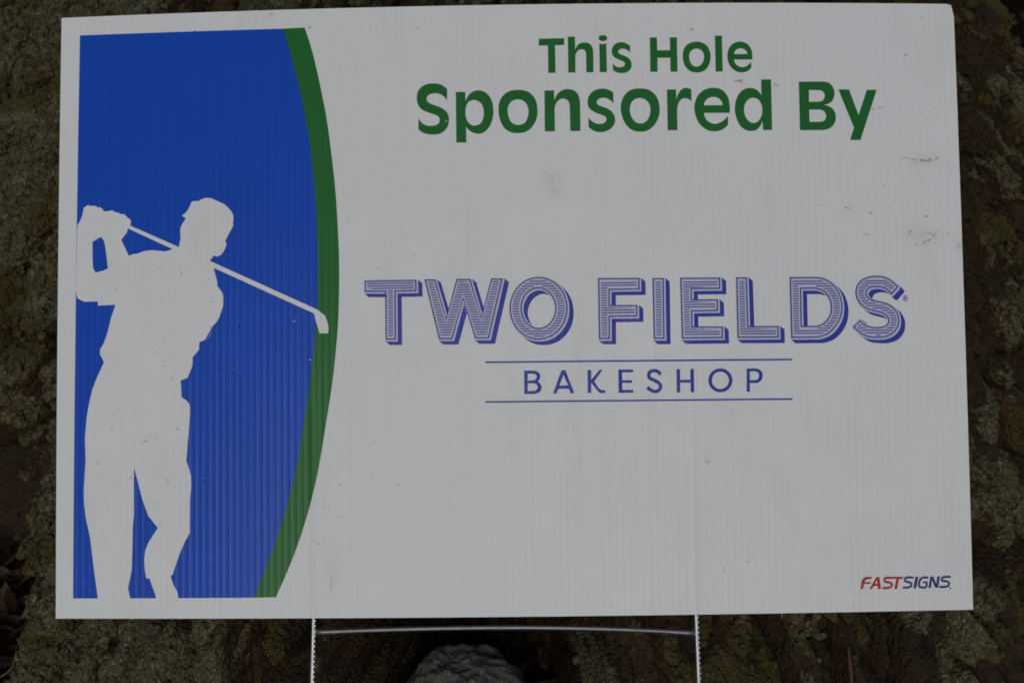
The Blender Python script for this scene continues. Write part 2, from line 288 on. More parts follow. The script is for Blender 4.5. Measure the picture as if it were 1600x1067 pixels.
D = json.loads(r'''{"golfer":[[[-29162,5953,1],[-28981,6235,1],[-28833,6600,1],[-28753,6926,1],[-28739,7148,1],[-28614,7226,1],[-28464,7329,1],[-28338,7350,1],[-28320,7267,1],[-28111,7278,1],[-27834,7254,1],[-27799,7146,1],[-27665,7175,1],[-27523,7130,1],[-27413,7029,1],[-27311,6879,1],[-27060,6872,1],[-26893,6908,1],[-26726,6928,1],[-26558,6826,1],[-26307,6753,1],[-26157,6668,1],[-25890,6644,1],[-25764,6518,1],[-25680,6410,1],[-25470,6273,1],[-25436,6142,1],[-25450,5848,1],[-22099,4318,1],[-22067,4594,1],[-21987,4917,1],[-22030,5406,1],[-21975,5730,1],[-21828,5987,1],[-21729,6050,1],[-21722,6148,1],[-21632,6292,1],[-21830,6378,1],[-21913,6462,1],[-21732,6572,1],[-21544,6763,1],[-21405,7020,1],[-21243,7383,1],[-21013,7418,1],[-20807,7413,1],[-20520,7553,1],[-20233,7619,1],[-19945,7588,1],[-19575,7424,1],[-19042,7167,1],[-18754,6916,1],[-18508,6626,1],[-18401,6380,1],[-18392,6054,1],[-18440,5828,1],[-18383,5746,1],[-18545,5408,1],[-18748,5048,1],[-18951,4639,1],[-18853,4483,1],[-18909,4241,1],[-19072,3920,1],[-19194,3753,1],[-19479,3629,1],[-19602,3664,1],[-19717,3699,1],[-19847,3532,1],[-19994,3348,1],[-12868,17,1],[-12772,-17,1],[-12451,-279,1],[-12194,-475,1],[-12098,-765,1],[-11990,-1118,1],[-11992,-1643,1],[-12570,-1634,1],[-12710,-1171,1],[-12870,-656,1],[-12946,-303,1],[-13127,-216,1],[-19733,2879,1],[-19614,2424,1],[-19495,1969,1],[-19468,1614,1],[-19285,1416,1],[-19088,1090,1],[-19068,735,1],[-19087,284,1],[-19216,-100,1],[-19346,-483,1],[-19508,-738,1],[-19801,-1054,1],[-19878,-1439,1],[-19917,-1599,1],[-20060,-1822,1],[-20320,-1959,1],[-19793,-1055,1],[-19914,-1535,1],[-20092,-1869,1],[-20687,-2084,1],[-20711,-2606,1],[-21134,-3081,1],[-21157,-3682,1],[-21498,-4478,1],[-21947,-4632,1],[-21886,-5770,1],[-21616,-5918,1],[-21412,-6120,1],[-21305,-6361,1],[-21328,-7120,1],[-21408,-8292,1],[-21448,-8634,1],[-21552,-9987,1],[-21405,-10386,1],[-21242,-10944,1],[-21225,-11738,1],[-21306,-12610,1],[-21321,-14734,1],[-21687,-15394,1],[-21971,-16025,1],[-22215,-16696,1],[-22499,-17525,1],[-22637,-17540,1],[-22580,-17722,1],[-22418,-18157,1],[-22158,-18592,1],[-22094,-19042,1],[-23589,-19039,1],[-23679,-18707,1],[-23883,-18193,1],[-24030,-17734,1],[-24275,-17701,1],[-24373,-17084,1],[-24406,-16450,1],[-24333,-15856,1],[-24130,-15381,1],[-23804,-14867,1],[-23478,-14393,1],[-23805,-13995,1],[-24133,-13595,1],[-24544,-12506,1],[-24834,-11389,1],[-25108,-10390,1],[-25122,-11227,1],[-25115,-13536,1],[-25195,-14410,1],[-25217,-15894,1],[-25256,-17160,1],[-25517,-18364,1],[-25352,-19036,1],[-27569,-19035,1],[-27862,-16995,1],[-28116,-15005,1],[-28410,-13755,1],[-28539,-12797,1],[-28568,-11838,1],[-28507,-10879,1],[-28445,-9919,1],[-28504,-8395,1],[-28419,-7352,1],[-28404,-7111,1],[-28244,-6148,1],[-28001,-5105,1],[-27715,-4384,1],[-27224,-3344,1],[-27325,-3100,1],[-27494,-2815,1],[-27496,-2451,1],[-27233,-2052,1],[-26989,-1329,1],[-26747,-362,1],[-26503,362,1],[-26463,526,1],[-27669,494,1],[-27688,779,1],[-28632,774,1],[-29111,1028,1],[-29199,1502,1]],[[-28085,4820,1],[-27794,4992,1],[-27478,5148,1],[-27291,4882,1],[-27205,4553,1],[-27098,3816,1],[-26991,2999,1],[-27273,2859,1],[-27856,2734,1],[-28026,3023,1],[-28074,3758,1],[-28080,4330,1]],[[-25632,5673,1],[-22543,4199,1],[-22765,4122,1],[-23094,4048,1],[-23466,4098,1],[-23879,4148,1],[-24293,4133,1],[-24623,4067,1],[-24954,3945,1],[-25285,3904,1],[-25550,3812,1],[-26083,4893,1],[-25918,5133,1],[-25712,5373,1]]],"blue":[[[-29154,19086,1],[-15048,19053,1],[-14620,17648,0],[-14282,16315,0],[-13874,14678,0],[-13465,12654,0],[-13135,10466,0],[-12899,7857,0],[-12750,5693,0],[-12689,3539,0],[-12694,1394,0],[-12727,-317,0],[-12939,-2447,0],[-13201,-4570,0],[-13638,-7532,0],[-14160,-10484,0],[-14939,-13426,0],[-15931,-16276,0],[-17030,-19009,1],[-29279,-19038,1]]],"green":[[[-13575,19091,1],[-13059,17446,0],[-12649,15701,0],[-12323,14131,0],[-12051,12621,0],[-11709,10000,0],[-11455,7395,0],[-11290,4373,0],[-11252,2655,0],[-11270,942,0],[-11327,-766,0],[-11484,-2681,0],[-11749,-5014,0],[-12230,-7972,0],[-12753,-10920,0],[-13490,-13774,0],[-14395,-16370,0],[-15557,-18986,1],[-17030,-19009,1],[-15931,-16276,0],[-14939,-13426,0],[-14160,-10484,0],[-13638,-7532,0],[-13201,-4570,0],[-12939,-2447,0],[-12727,-317,0],[-12694,1394,0],[-12689,3539,0],[-12750,5693,0],[-12899,7857,0],[-13135,10466,0],[-13465,12654,0],[-13874,14678,0],[-14282,16315,0],[-14620,17648,0],[-15048,19053,1]]],"heading":{"T":[[[2243,17990,1],[3945,18009,1],[3930,17538,1],[3318,17532,1],[3328,15647,1],[2845,15635,1],[2844,17524,1],[2228,17524,1]]],"h":[[[4186,18105,1],[4656,18109,1],[4669,17198,1],[4770,17424,0],[4995,17634,0],[5284,17699,0],[5571,17646,0],[5768,17480,0],[5853,17253,0],[5879,16936,1],[5872,15654,1],[5394,15650,1],[5393,16761,1],[5384,16987,0],[5320,17146,0],[5188,17224,0],[5055,17235,0],[4877,17164,0],[4728,16972,0],[4672,16769,1],[4664,15649,1],[4186,15646,1]]],"i":[[[6289,17620,1],[6523,17572,0],[6768,17624,1],[6779,15653,1],[6292,15649,1]]],"dot":[[[6255,17974,0],[6311,18118,0],[6511,18184,0],[6754,18141,0],[6831,17968,0],[6749,17824,0],[6527,17776,0],[6328,17828,0]]],"s":[[[8352,17433,1],[8353,16967,1],[8200,17117,0],[8002,17223,0],[7826,17252,0],[7647,17190,0],[7547,17055,0],[7620,16919,0],[7818,16818,0],[8126,16688,0],[8344,16483,0],[8440,16189,0],[8400,15918,0],[8241,15716,0],[7973,15597,0],[7708,15581,0],[7443,15633,0],[7180,15794,1],[7171,16281,1],[7318,16086,0],[7537,15980,0],[7715,15992,0],[7893,16035,0],[7993,16193,0],[7942,16329,0],[7767,16420,0],[7459,16550,0],[7240,16719,0],[7133,16924,0],[7123,17150,0],[7207,17398,0],[7388,17591,0],[7656,17688,0],[7922,17677,0],[8142,17593,0]]],"H":[[[9698,18005,1],[10173,18002,1],[10180,17112,1],[11037,17117,1],[11046,17996,1],[11516,17999,1],[11515,15639,1],[11045,15637,1],[11041,16598,1],[10184,16604,1],[10175,15643,1],[9686,15647,1]]],"o":[[[11881,16682,0],[11948,17126,0],[12174,17471,0],[12493,17647,0],[12834,17695,0],[13197,17634,0],[13532,17415,0],[13704,17068,0],[13757,16648,0],[13684,16229,0],[13472,15836,0],[13152,15630,0],[12811,15578,0],[12450,15644,0],[12140,15867,0],[11953,16213,0]],[[12317,16680,0],[12381,16951,0],[12580,17157,0],[12824,17221,0],[13089,17145,0],[13264,16947,0],[13320,16650,0],[13250,16330,0],[13065,16084,0],[12820,15972,0],[12580,16047,0],[12391,16285,0]]],"l":[[[14082,18091,1],[14559,18105,1],[14554,15644,1],[14073,15636,1]]],"e":[[[16572,16458,1],[15341,16460,1],[15399,16223,0],[15588,16025,0],[15878,15936,0],[16147,15999,0],[16345,16147,0],[16481,16319,1],[16495,15900,1],[16285,15703,0],[16040,15600,0],[15796,15571,0],[15458,15656,0],[15148,15903,0],[14961,16225,0],[14888,16620,0],[14947,17064,0],[15136,17410,0],[15433,17617,0],[15751,17686,0],[16066,17636,0],[16330,17457,0],[16517,17160,0],[16581,16813,0]],[[15355,16836,1],[15419,17038,0],[15592,17186,0],[15788,17230,0],[16006,17185,0],[16173,17037,0],[16251,16839,1]]],"S":[[[-3951,14639,1],[-3957,13877,1],[-4164,14138,0],[-4444,14315,0],[-4726,14378,0],[-5065,14338,0],[-5303,14159,0],[-5333,13959,0],[-5210,13756,0],[-4844,13578,0],[-4394,13409,0],[-4058,13163,0],[-3880,12874,0],[-3849,12531,0],[-3925,12132,0],[-4181,11795,0],[-4548,11601,0],[-4971,11580,0],[-5421,11646,0],[-5758,11823,0],[-5898,11968,1],[-5893,12711,1],[-5698,12421,0],[-5417,12228,0],[-5079,12164,0],[-4741,12204,0],[-4515,12371,0],[-4473,12599,0],[-4568,12801,0],[-4849,12949,0],[-5355,13130,0],[-5748,13366,0],[-5944,13713,0],[-5993,14058,0],[-5940,14458,0],[-5712,14798,0],[-5371,14992,0],[-4947,15053,0],[-4496,15004,0],[-4187,14855,0]]],"p":[[[-3372,14445,1],[-2740,14434,1],[-2718,13780,1],[-2585,14110,0],[-2358,14364,0],[-2075,14503,0],[-1765,14520,0],[-1428,14406,0],[-1121,14115,0],[-929,13683,0],[-866,13167,0],[-911,12654,0],[-1085,12143,0],[-1369,11777,0],[-1708,11594,0],[-1989,11587,0],[-2326,11695,0],[-2549,11870,0],[-2705,12066,1],[-2691,11000,1],[-3366,11000,1]],[[-2736,13026,0],[-2693,13425,0],[-2532,13737,0],[-2278,13865,0],[-2025,13860,0],[-1745,13696,0],[-1567,13407,0],[-1498,13006,0],[-1575,12550,0],[-1758,12267,0],[-2040,12146,0],[-2321,12174,0],[-2572,12395,0],[-2699,12682,0]]],"o2":[[[-523,13162,0],[-450,13732,0],[-164,14186,0],[261,14454,0],[825,14526,0],[1330,14439,0],[1721,14187,0],[1997,13754,0],[2090,13124,0],[2021,12554,0],[1751,12045,0],[1325,11680,0],[763,11580,0],[258,11655,0],[-160,11958,0],[-434,12532,0]],[[83,13067,0],[138,13438,0],[338,13721,0],[564,13843,0],[817,13874,0],[1098,13795,0],[1348,13563,0],[1468,13247,0],[1481,12961,0],[1421,12619,0],[1248,12308,0],[1022,12169,0],[769,12132,0],[461,12222,0],[212,12523,0]]],"n":[[[2567,14445,1],[3214,14454,1],[3216,13767,1],[3390,14137,0],[3647,14391,0],[3958,14519,0],[4183,14528,0],[4519,14449,0],[4769,14234,0],[4905,13890,0],[4944,13489,1],[4939,11674,1],[4265,11671,1],[4249,13268,1],[4198,13612,0],[4060,13796,0],[3836,13879,0],[3611,13836,0],[3383,13650,0],[3267,13395,0],[3236,13166,1],[3233,11672,1],[2559,11669,1]]],"s2":[[[7177,14255,1],[7176,13494,1],[6983,13724,0],[6732,13870,0],[6451,13913,0],[6197,13830,0],[6047,13620,0],[6135,13447,0],[6413,13313,0],[6804,13155,0],[7109,12895,0],[7255,12551,0],[7238,12208,0],[7036,11868,0],[6667,11644,0],[6273,11580,0],[5881,11653,0],[5492,11913,1],[5486,12598,1],[5668,12367,0],[5946,12193,0],[6254,12133,0],[6536,12204,0],[6680,12414,0],[6627,12614,0],[6348,12759,0],[5902,12935,0],[5569,13196,0],[5445,13540,0],[5478,13883,0],[5669,14224,0],[5982,14450,0],[6405,14537,0],[6826,14470,0]]],"o3":[[[7654,13175,0],[7742,13717,0],[8003,14172,0],[8430,14455,0],[8967,14525,0],[9500,14446,0],[9917,14156,0],[10179,13697,0],[10268,13095,0],[10167,12525,0],[9876,12014,0],[9448,11675,0],[8940,11583,0],[8437,11684,0],[8021,12030,0],[7750,12574,0]],[[8260,13112,0],[8328,13454,0],[8501,13710,0],[8729,13840,0],[8983,13866,0],[9263,13790,0],[9512,13559,0],[9630,13272,0],[9642,12986,0],[9561,12616,0],[9387,12332,0],[9176,12179,0],[8951,12141,0],[8671,12224,0],[8423,12483,0],[8299,12798,0]]],"r":[[[10774,14441,1],[11386,14437,1],[11393,13727,1],[11497,14065,0],[11708,14391,0],[11979,14526,0],[12194,14519,0],[12407,14425,1],[12411,13623,1],[12205,13777,0],[11991,13833,0],[11748,13780,0],[11528,13492,0],[11433,13084,1],[11426,11666,1],[10766,11659,1]]],"e2":[[[14953,12820,1],[13232,12828,1],[13290,12529,0],[13488,12256,0],[13807,12102,0],[14076,12100,0],[14401,12224,0],[14647,12413,0],[14830,12630,1],[14838,12031,1],[14552,11761,0],[14226,11610,0],[13849,11574,0],[13421,11669,0],[12999,11987,0],[12714,12478,0],[12593,13077,0],[12647,13567,0],[12855,14029,0],[13212,14355,0],[13592,14501,0],[13970,14532,0],[14399,14442,0],[14742,14130,0],[14920,13720,0],[14973,13229,0]],[[13233,13346,1],[13330,13618,0],[13577,13846,0],[13875,13910,0],[14170,13854,0],[14407,13640,0],[14508,13356,1]]],"d":[[[17129,15090,1],[17800,15100,1],[17791,11651,1],[17176,11642,1],[17148,12240,1],[16978,11914,0],[16729,11670,0],[16431,11590,0],[16108,11618,0],[15737,11837,0],[15478,12246,0],[15339,12737,0],[15313,13227,0],[15434,13772,0],[15714,14235,0],[16071,14469,0],[16369,14518,0],[16691,14451,0],[16956,14259,0],[17122,13986,1]],[[15928,13061,0],[15990,13388,0],[16186,13688,0],[16433,13824,0],[16595,13845,0],[16863,13757,0],[17046,13522,0],[17155,13167,0],[17140,12785,0],[17019,12458,0],[16824,12214,0],[16579,12133,0],[16338,12178,0],[16101,12407,0],[15958,12734,0]]],"B":[[[19678,14939,1],[21407,14945,1],[21732,14856,0],[21960,14620,0],[22077,14289,0],[22057,13959,0],[21907,13628,0],[21643,13439,0],[21336,13354,1],[21685,13260,0],[21938,13086,0],[22093,12780,0],[22122,12498,0],[22051,12168,0],[21831,11862,0],[21498,11688,0],[21076,11632,1],[19666,11634,1]],[[20350,14368,1],[21061,14359,1],[21293,14265,0],[21404,14052,0],[21373,13817,0],[21227,13628,0],[20991,13571,1],[20336,13566,1]],[[20335,13029,1],[21069,13029,1],[21301,12944,0],[21445,12733,0],[21452,12497,0],[21329,12286,0],[21092,12196,1],[20335,12197,1]]],"y":[[[22353,14413,1],[23081,14414,1],[23676,12664,1],[24295,14389,1],[24965,14392,1],[23750,10956,1],[23046,10960,1],[23339,11793,1]]]},"logo":{"T":[[[-9565,1834,1],[-6097,1837,1],[-6083,1059,1],[-7474,1056,1],[-7469,-2140,1],[-8173,-2130,1],[-8179,1052,1],[-9558,1074,1]]],"W":[[[-5567,1853,1],[-4848,1843,1],[-4132,-718,1],[-3432,1851,1],[-2504,1838,1],[-1803,-678,1],[-1128,1853,1],[-354,1842,1],[-1312,-2141,1],[-2237,-2130,1],[-2995,463,1],[-3734,-2158,1],[-4622,-2146,1]]],"O":[[[3913,-199,0],[3884,-525,0],[3810,-843,0],[3690,-1144,0],[3528,-1420,0],[3329,-1667,0],[3097,-1877,0],[2838,-2044,0],[2557,-2166,0],[2263,-2239,0],[1962,-2261,0],[1662,-2231,0],[1370,-2152,0],[1093,-2023,0],[838,-1849,0],[611,-1634,0],[418,-1383,0],[263,-1102,0],[151,-798,0],[85,-479,0],[64,-152,0],[92,174,0],[166,493,0],[285,794,0],[446,1072,0],[645,1319,0],[878,1530,0],[1138,1698,0],[1419,1820,0],[1714,1893,0],[2015,1915,0],[2316,1886,0],[2609,1805,0],[2887,1676,0],[3143,1502,0],[3370,1286,0],[3562,1033,0],[3716,752,0],[3828,448,0],[3893,128,0]],[[3079,-184,0],[3063,-388,0],[3019,-586,0],[2951,-775,0],[2858,-948,0],[2744,-1103,0],[2611,-1234,0],[2462,-1339,0],[2302,-1415,0],[2134,-1461,0],[1961,-1475,0],[1789,-1457,0],[1622,-1407,0],[1463,-1327,0],[1318,-1218,0],[1188,-1084,0],[1078,-927,0],[990,-751,0],[926,-561,0],[888,-361,0],[877,-157,0],[892,48,0],[935,246,0],[1004,435,0],[1096,609,0],[1210,764,0],[1343,895,0],[1492,1001,0],[1653,1077,0],[1822,1123,0],[1994,1137,0],[2167,1119,0],[2334,1069,0],[2493,989,0],[2639,879,0],[2768,745,0],[2879,587,0],[2967,411,0],[3030,221,0],[3068,21,0]]],"F":[[[5950,1795,1],[8707,1772,1],[8706,985,1],[6726,980,1],[6710,-10,1],[8529,-29,1],[8529,-801,1],[6704,-807,1],[6687,-2265,1],[5951,-2263,1]]],"I":[[[9561,1757,1],[10313,1750,1],[10302,-2291,1],[9571,-2296,1]]],"E":[[[11398,1759,1],[14069,1748,1],[14065,980,1],[12168,977,1],[12174,312,1],[13891,303,1],[13887,-490,1],[12170,-499,1],[12164,-1482,1],[14172,-1507,1],[14175,-2291,1],[11435,-2290,1]]],"L":[[[15128,1759,1],[15849,1753,1],[15887,-1499,1],[17894,-1505,1],[17891,-2293,1],[15129,-2284,1]]],"D":[[[18701,1743,1],[20376,1744,1],[21019,1633,0],[21601,1265,0],[22016,674,0],[22198,31,0],[22203,-397,0],[22079,-983,0],[21741,-1568,0],[21244,-2044,0],[20648,-2279,0],[20272,-2313,1],[18708,-2321,1]],[[19459,942,1],[20382,946,1],[20836,815,0],[21178,519,0],[21366,116,0],[21413,-338,0],[21332,-765,0],[21079,-1163,0],[20724,-1427,0],[20372,-1515,1],[19451,-1508,1]]],"S":[[[26032,1033,1],[25524,512,1],[25346,722,0],[25087,917,0],[24826,1007,0],[24510,1035,0],[24192,1000,0],[23951,860,0],[23856,652,0],[23913,443,0],[24118,259,0],[24484,142,0],[25008,19,0],[25477,-192,0],[25786,-481,0],[25985,-873,0],[26017,-1239,0],[25937,-1603,0],[25689,-1966,0],[25312,-2224,0],[24834,-2350,0],[24412,-2363,0],[23888,-2307,0],[23524,-2159,0],[23163,-1896,0],[22846,-1608,1],[23369,-1117,1],[23598,-1395,0],[23961,-1569,0],[24433,-1624,0],[24803,-1606,0],[25069,-1519,0],[25232,-1338,0],[25249,-1130,0],[25139,-921,0],[24880,-736,0],[24462,-614,0],[23939,-470,0],[23525,-233,0],[23246,134,0],[23100,552,0],[23138,969,0],[23332,1333,0],[23630,1593,0],[24056,1758,0],[24532,1798,0],[25007,1759,0],[25424,1585,0],[25786,1295,0]]]},"reg":[[[26650,272,0],[26634,192,0],[26594,124,0],[26536,79,0],[26469,63,0],[26402,79,0],[26347,125,0],[26311,193,0],[26300,273,0],[26316,353,0],[26356,421,0],[26414,466,0],[26481,481,0],[26548,465,0],[26603,420,0],[26639,352,0]],[[26613,272,0],[26600,208,0],[26569,154,0],[26523,117,0],[26470,105,0],[26418,118,0],[26374,155,0],[26346,209,0],[26337,273,0],[26350,337,0],[26381,391,0],[26427,427,0],[26480,440,0],[26532,427,0],[26576,390,0],[26604,336,0]]],"regR":[[[26404,377,1],[26520,377,1],[26561,314,1],[26517,257,1],[26567,157,1],[26524,157,1],[26479,246,1],[26442,246,1],[26440,158,1],[26397,158,1]]],"rules":[[[-1565,-3649,1],[18744,-3681,1],[18741,-3794,1],[-1566,-3761,1]],[[-1583,-6267,1],[18711,-6296,1],[18709,-6408,1],[-1584,-6379,1]]],"bakeshop":{"B":[[[989,-4283,1],[1618,-4290,1],[1864,-4361,0],[2019,-4542,0],[2039,-4722,0],[1969,-4901,0],[1856,-5012,1],[2033,-5148,0],[2121,-5351,0],[2096,-5553,0],[1959,-5731,0],[1644,-5830,1],[980,-5822,1]],[[1220,-4488,1],[1570,-4492,1],[1749,-4561,0],[1815,-4710,0],[1723,-4875,0],[1520,-4940,1],[1215,-4946,1]],[[1213,-5125,1],[1607,-5130,1],[1808,-5213,0],[1873,-5393,0],[1781,-5563,0],[1556,-5636,1],[1206,-5632,1]]],"A":[[[3459,-4280,1],[3705,-4283,1],[4281,-5802,1],[4043,-5822,1],[3913,-5516,1],[3240,-5508,1],[3101,-5811,1],[2864,-5822,1]],[[3580,-4605,1],[3876,-5282,1],[3288,-5298,1]]],"K":[[[5172,-4285,1],[5413,-4288,1],[5403,-4955,1],[5965,-4284,1],[6165,-4286,1],[5602,-5058,1],[5896,-5487,0],[6020,-5599,0],[6119,-5640,0],[6295,-5602,1],[6353,-5753,1],[6192,-5831,0],[6016,-5819,0],[5843,-5712,0],[5597,-5383,0],[5400,-5130,1],[5390,-5807,1],[5164,-5815,1]]],"E":[[[7199,-4283,1],[8173,-4293,1],[8180,-4484,1],[7442,-4476,1],[7444,-4993,1],[8096,-4995,1],[8098,-5171,1],[7446,-5164,1],[7439,-5630,1],[8176,-5628,1],[8183,-5824,1],[7195,-5823,1]]],"S":[[[10078,-4583,1],[9892,-4355,0],[9567,-4268,0],[9231,-4370,0],[9081,-4666,0],[9198,-4956,0],[9511,-5128,0],[9777,-5275,0],[9862,-5422,0],[9816,-5552,0],[9688,-5638,0],[9514,-5617,0],[9330,-5519,0],[9172,-5384,1],[9022,-5561,1],[9201,-5711,0],[9445,-5838,0],[9742,-5862,0],[10000,-5692,0],[10092,-5392,0],[9934,-5105,0],[9623,-4925,0],[9359,-4789,0],[9312,-4676,0],[9371,-4552,0],[9570,-4499,0],[9765,-4549,0],[9894,-4726,1]]],"H":[[[11053,-4299,1],[11290,-4302,1],[11276,-5005,1],[11955,-5012,1],[11969,-4299,1],[12196,-4301,1],[12191,-5842,1],[11955,-5845,1],[11967,-5203,1],[11273,-5195,1],[11271,-5837,1],[11045,-5845,1]]],"O":[[[14738,-5078,0],[14715,-5253,0],[14652,-5419,0],[14554,-5567,0],[14426,-5691,0],[14272,-5783,0],[14103,-5839,0],[13925,-5857,0],[13749,-5836,0],[13582,-5776,0],[13432,-5680,0],[13309,-5554,0],[13217,-5404,0],[13162,-5237,0],[13145,-5061,0],[13169,-4886,0],[13231,-4720,0],[13329,-4572,0],[13457,-4448,0],[13611,-4356,0],[13780,-4299,0],[13958,-4281,0],[14135,-4303,0],[14302,-4363,0],[14451,-4458,0],[14575,-4584,0],[14667,-4735,0],[14722,-4902,0]],[[14504,-5075,0],[14488,-5202,0],[14443,-5323,0],[14374,-5430,0],[14283,-5520,0],[14175,-5587,0],[14055,-5628,0],[13930,-5641,0],[13805,-5625,0],[13687,-5582,0],[13582,-5513,0],[13494,-5421,0],[13430,-5312,0],[13390,-5191,0],[13379,-5064,0],[13396,-4937,0],[13440,-4816,0],[13509,-4709,0],[13600,-4619,0],[13708,-4552,0],[13828,-4511,0],[13953,-4498,0],[14078,-4513,0],[14196,-4557,0],[14302,-4626,0],[14389,-4718,0],[14454,-4827,0],[14493,-4948,0]]],"P":[[[15704,-4309,1],[16318,-4304,1],[16568,-4396,0],[16732,-4581,0],[16754,-4804,0],[16664,-5081,0],[16465,-5245,0],[16213,-5271,1],[15895,-5267,1],[15894,-5839,1],[15670,-5848,1]],[[15912,-4506,1],[16258,-4498,1],[16452,-4578,0],[16515,-4773,0],[16443,-4995,0],[16217,-5082,1],[15899,-5084,1]]]},"maker":{"F":[[[22932,-18878,1],[23043,-18302,1],[23176,-18137,1],[23369,-18082,1],[23720,-18088,1],[23673,-18229,1],[23430,-18233,1],[23256,-18327,1],[23233,-18423,1],[23639,-18430,1],[23601,-18555,1],[23196,-18548,1],[23115,-18881,1]]],"A":[[[23529,-18888,1],[24031,-18101,1],[24224,-18105,1],[24312,-18889,1],[24111,-18894,1],[24090,-18697,1],[23825,-18692,1],[23700,-18891,1]],[[23922,-18548,1],[24076,-18550,1],[24048,-18320,1]]],"S":[[[24995,-18101,1],[24678,-18098,0],[24484,-18235,0],[24539,-18476,0],[24911,-18572,0],[24970,-18620,0],[24930,-18705,0],[24753,-18760,0],[24412,-18761,1],[24411,-18912,1],[24772,-18909,0],[25027,-18821,0],[25123,-18599,0],[24973,-18433,0],[24621,-18349,0],[24624,-18296,0],[24709,-18246,0],[24991,-18252,1]]],"T":[[[24824,-18103,1],[25831,-18120,1],[25785,-18258,1],[25540,-18262,1],[25382,-18913,1],[25198,-18910,1],[25356,-18250,1],[24863,-18242,1]]],"S2":[[[26519,-18116,1],[26056,-18108,0],[25869,-18239,0],[25910,-18474,0],[26240,-18570,0],[26284,-18623,0],[26262,-18704,0],[26083,-18759,0],[25770,-18761,1],[25771,-18903,1],[26103,-18900,0],[26357,-18812,0],[26429,-18602,0],[26306,-18442,0],[25996,-18358,0],[26001,-18299,0],[26076,-18250,0],[26516,-18258,1]]],"I":[[[26635,-18131,1],[26842,-18134,1],[26672,-18890,1],[26478,-18891,1]]],"G":[[[27509,-18134,1],[27173,-18129,0],[26934,-18241,0],[26803,-18520,0],[26804,-18781,0],[27024,-18913,0],[27368,-18884,0],[27446,-18500,0],[27146,-18450,1],[27137,-18593,1],[27319,-18569,0],[27269,-18779,0],[27053,-18773,0],[26934,-18714,0],[26945,-18555,0],[27043,-18335,0],[27196,-18270,0],[27506,-18277,1]]],"N":[[[27489,-18897,1],[27639,-18132,1],[27841,-18136,1],[28027,-18622,1],[28113,-18132,1],[28299,-18136,1],[28150,-18889,1],[27951,-18885,1],[27753,-18386,1],[27662,-18896,1]]],"S3":[[[29020,-18120,1],[28556,-18120,0],[28362,-18237,0],[28390,-18480,0],[28746,-18555,0],[28820,-18611,0],[28781,-18712,0],[28627,-18760,0],[28225,-18760,1],[28224,-18903,1],[28643,-18902,0],[28881,-18815,0],[28964,-18582,0],[28801,-18423,0],[28470,-18360,0],[28488,-18308,0],[28575,-18262,0],[29019,-18263,1]]],"dot":[[[29026,-18931,0],[29013,-18968,0],[28982,-18990,0],[28945,-18989,0],[28915,-18966,0],[28905,-18929,0],[28917,-18892,0],[28948,-18869,0],[28985,-18870,0],[29015,-18894,0]]]},"stake":[[-13084,-20435],[-13197,-24602],[12064,-20339],[12153,-24823],[-12847,-21292],[-10096,-21242],[-6724,-21125],[-849,-21080],[4172,-21173],[8355,-21369],[11874,-21583]]}''')
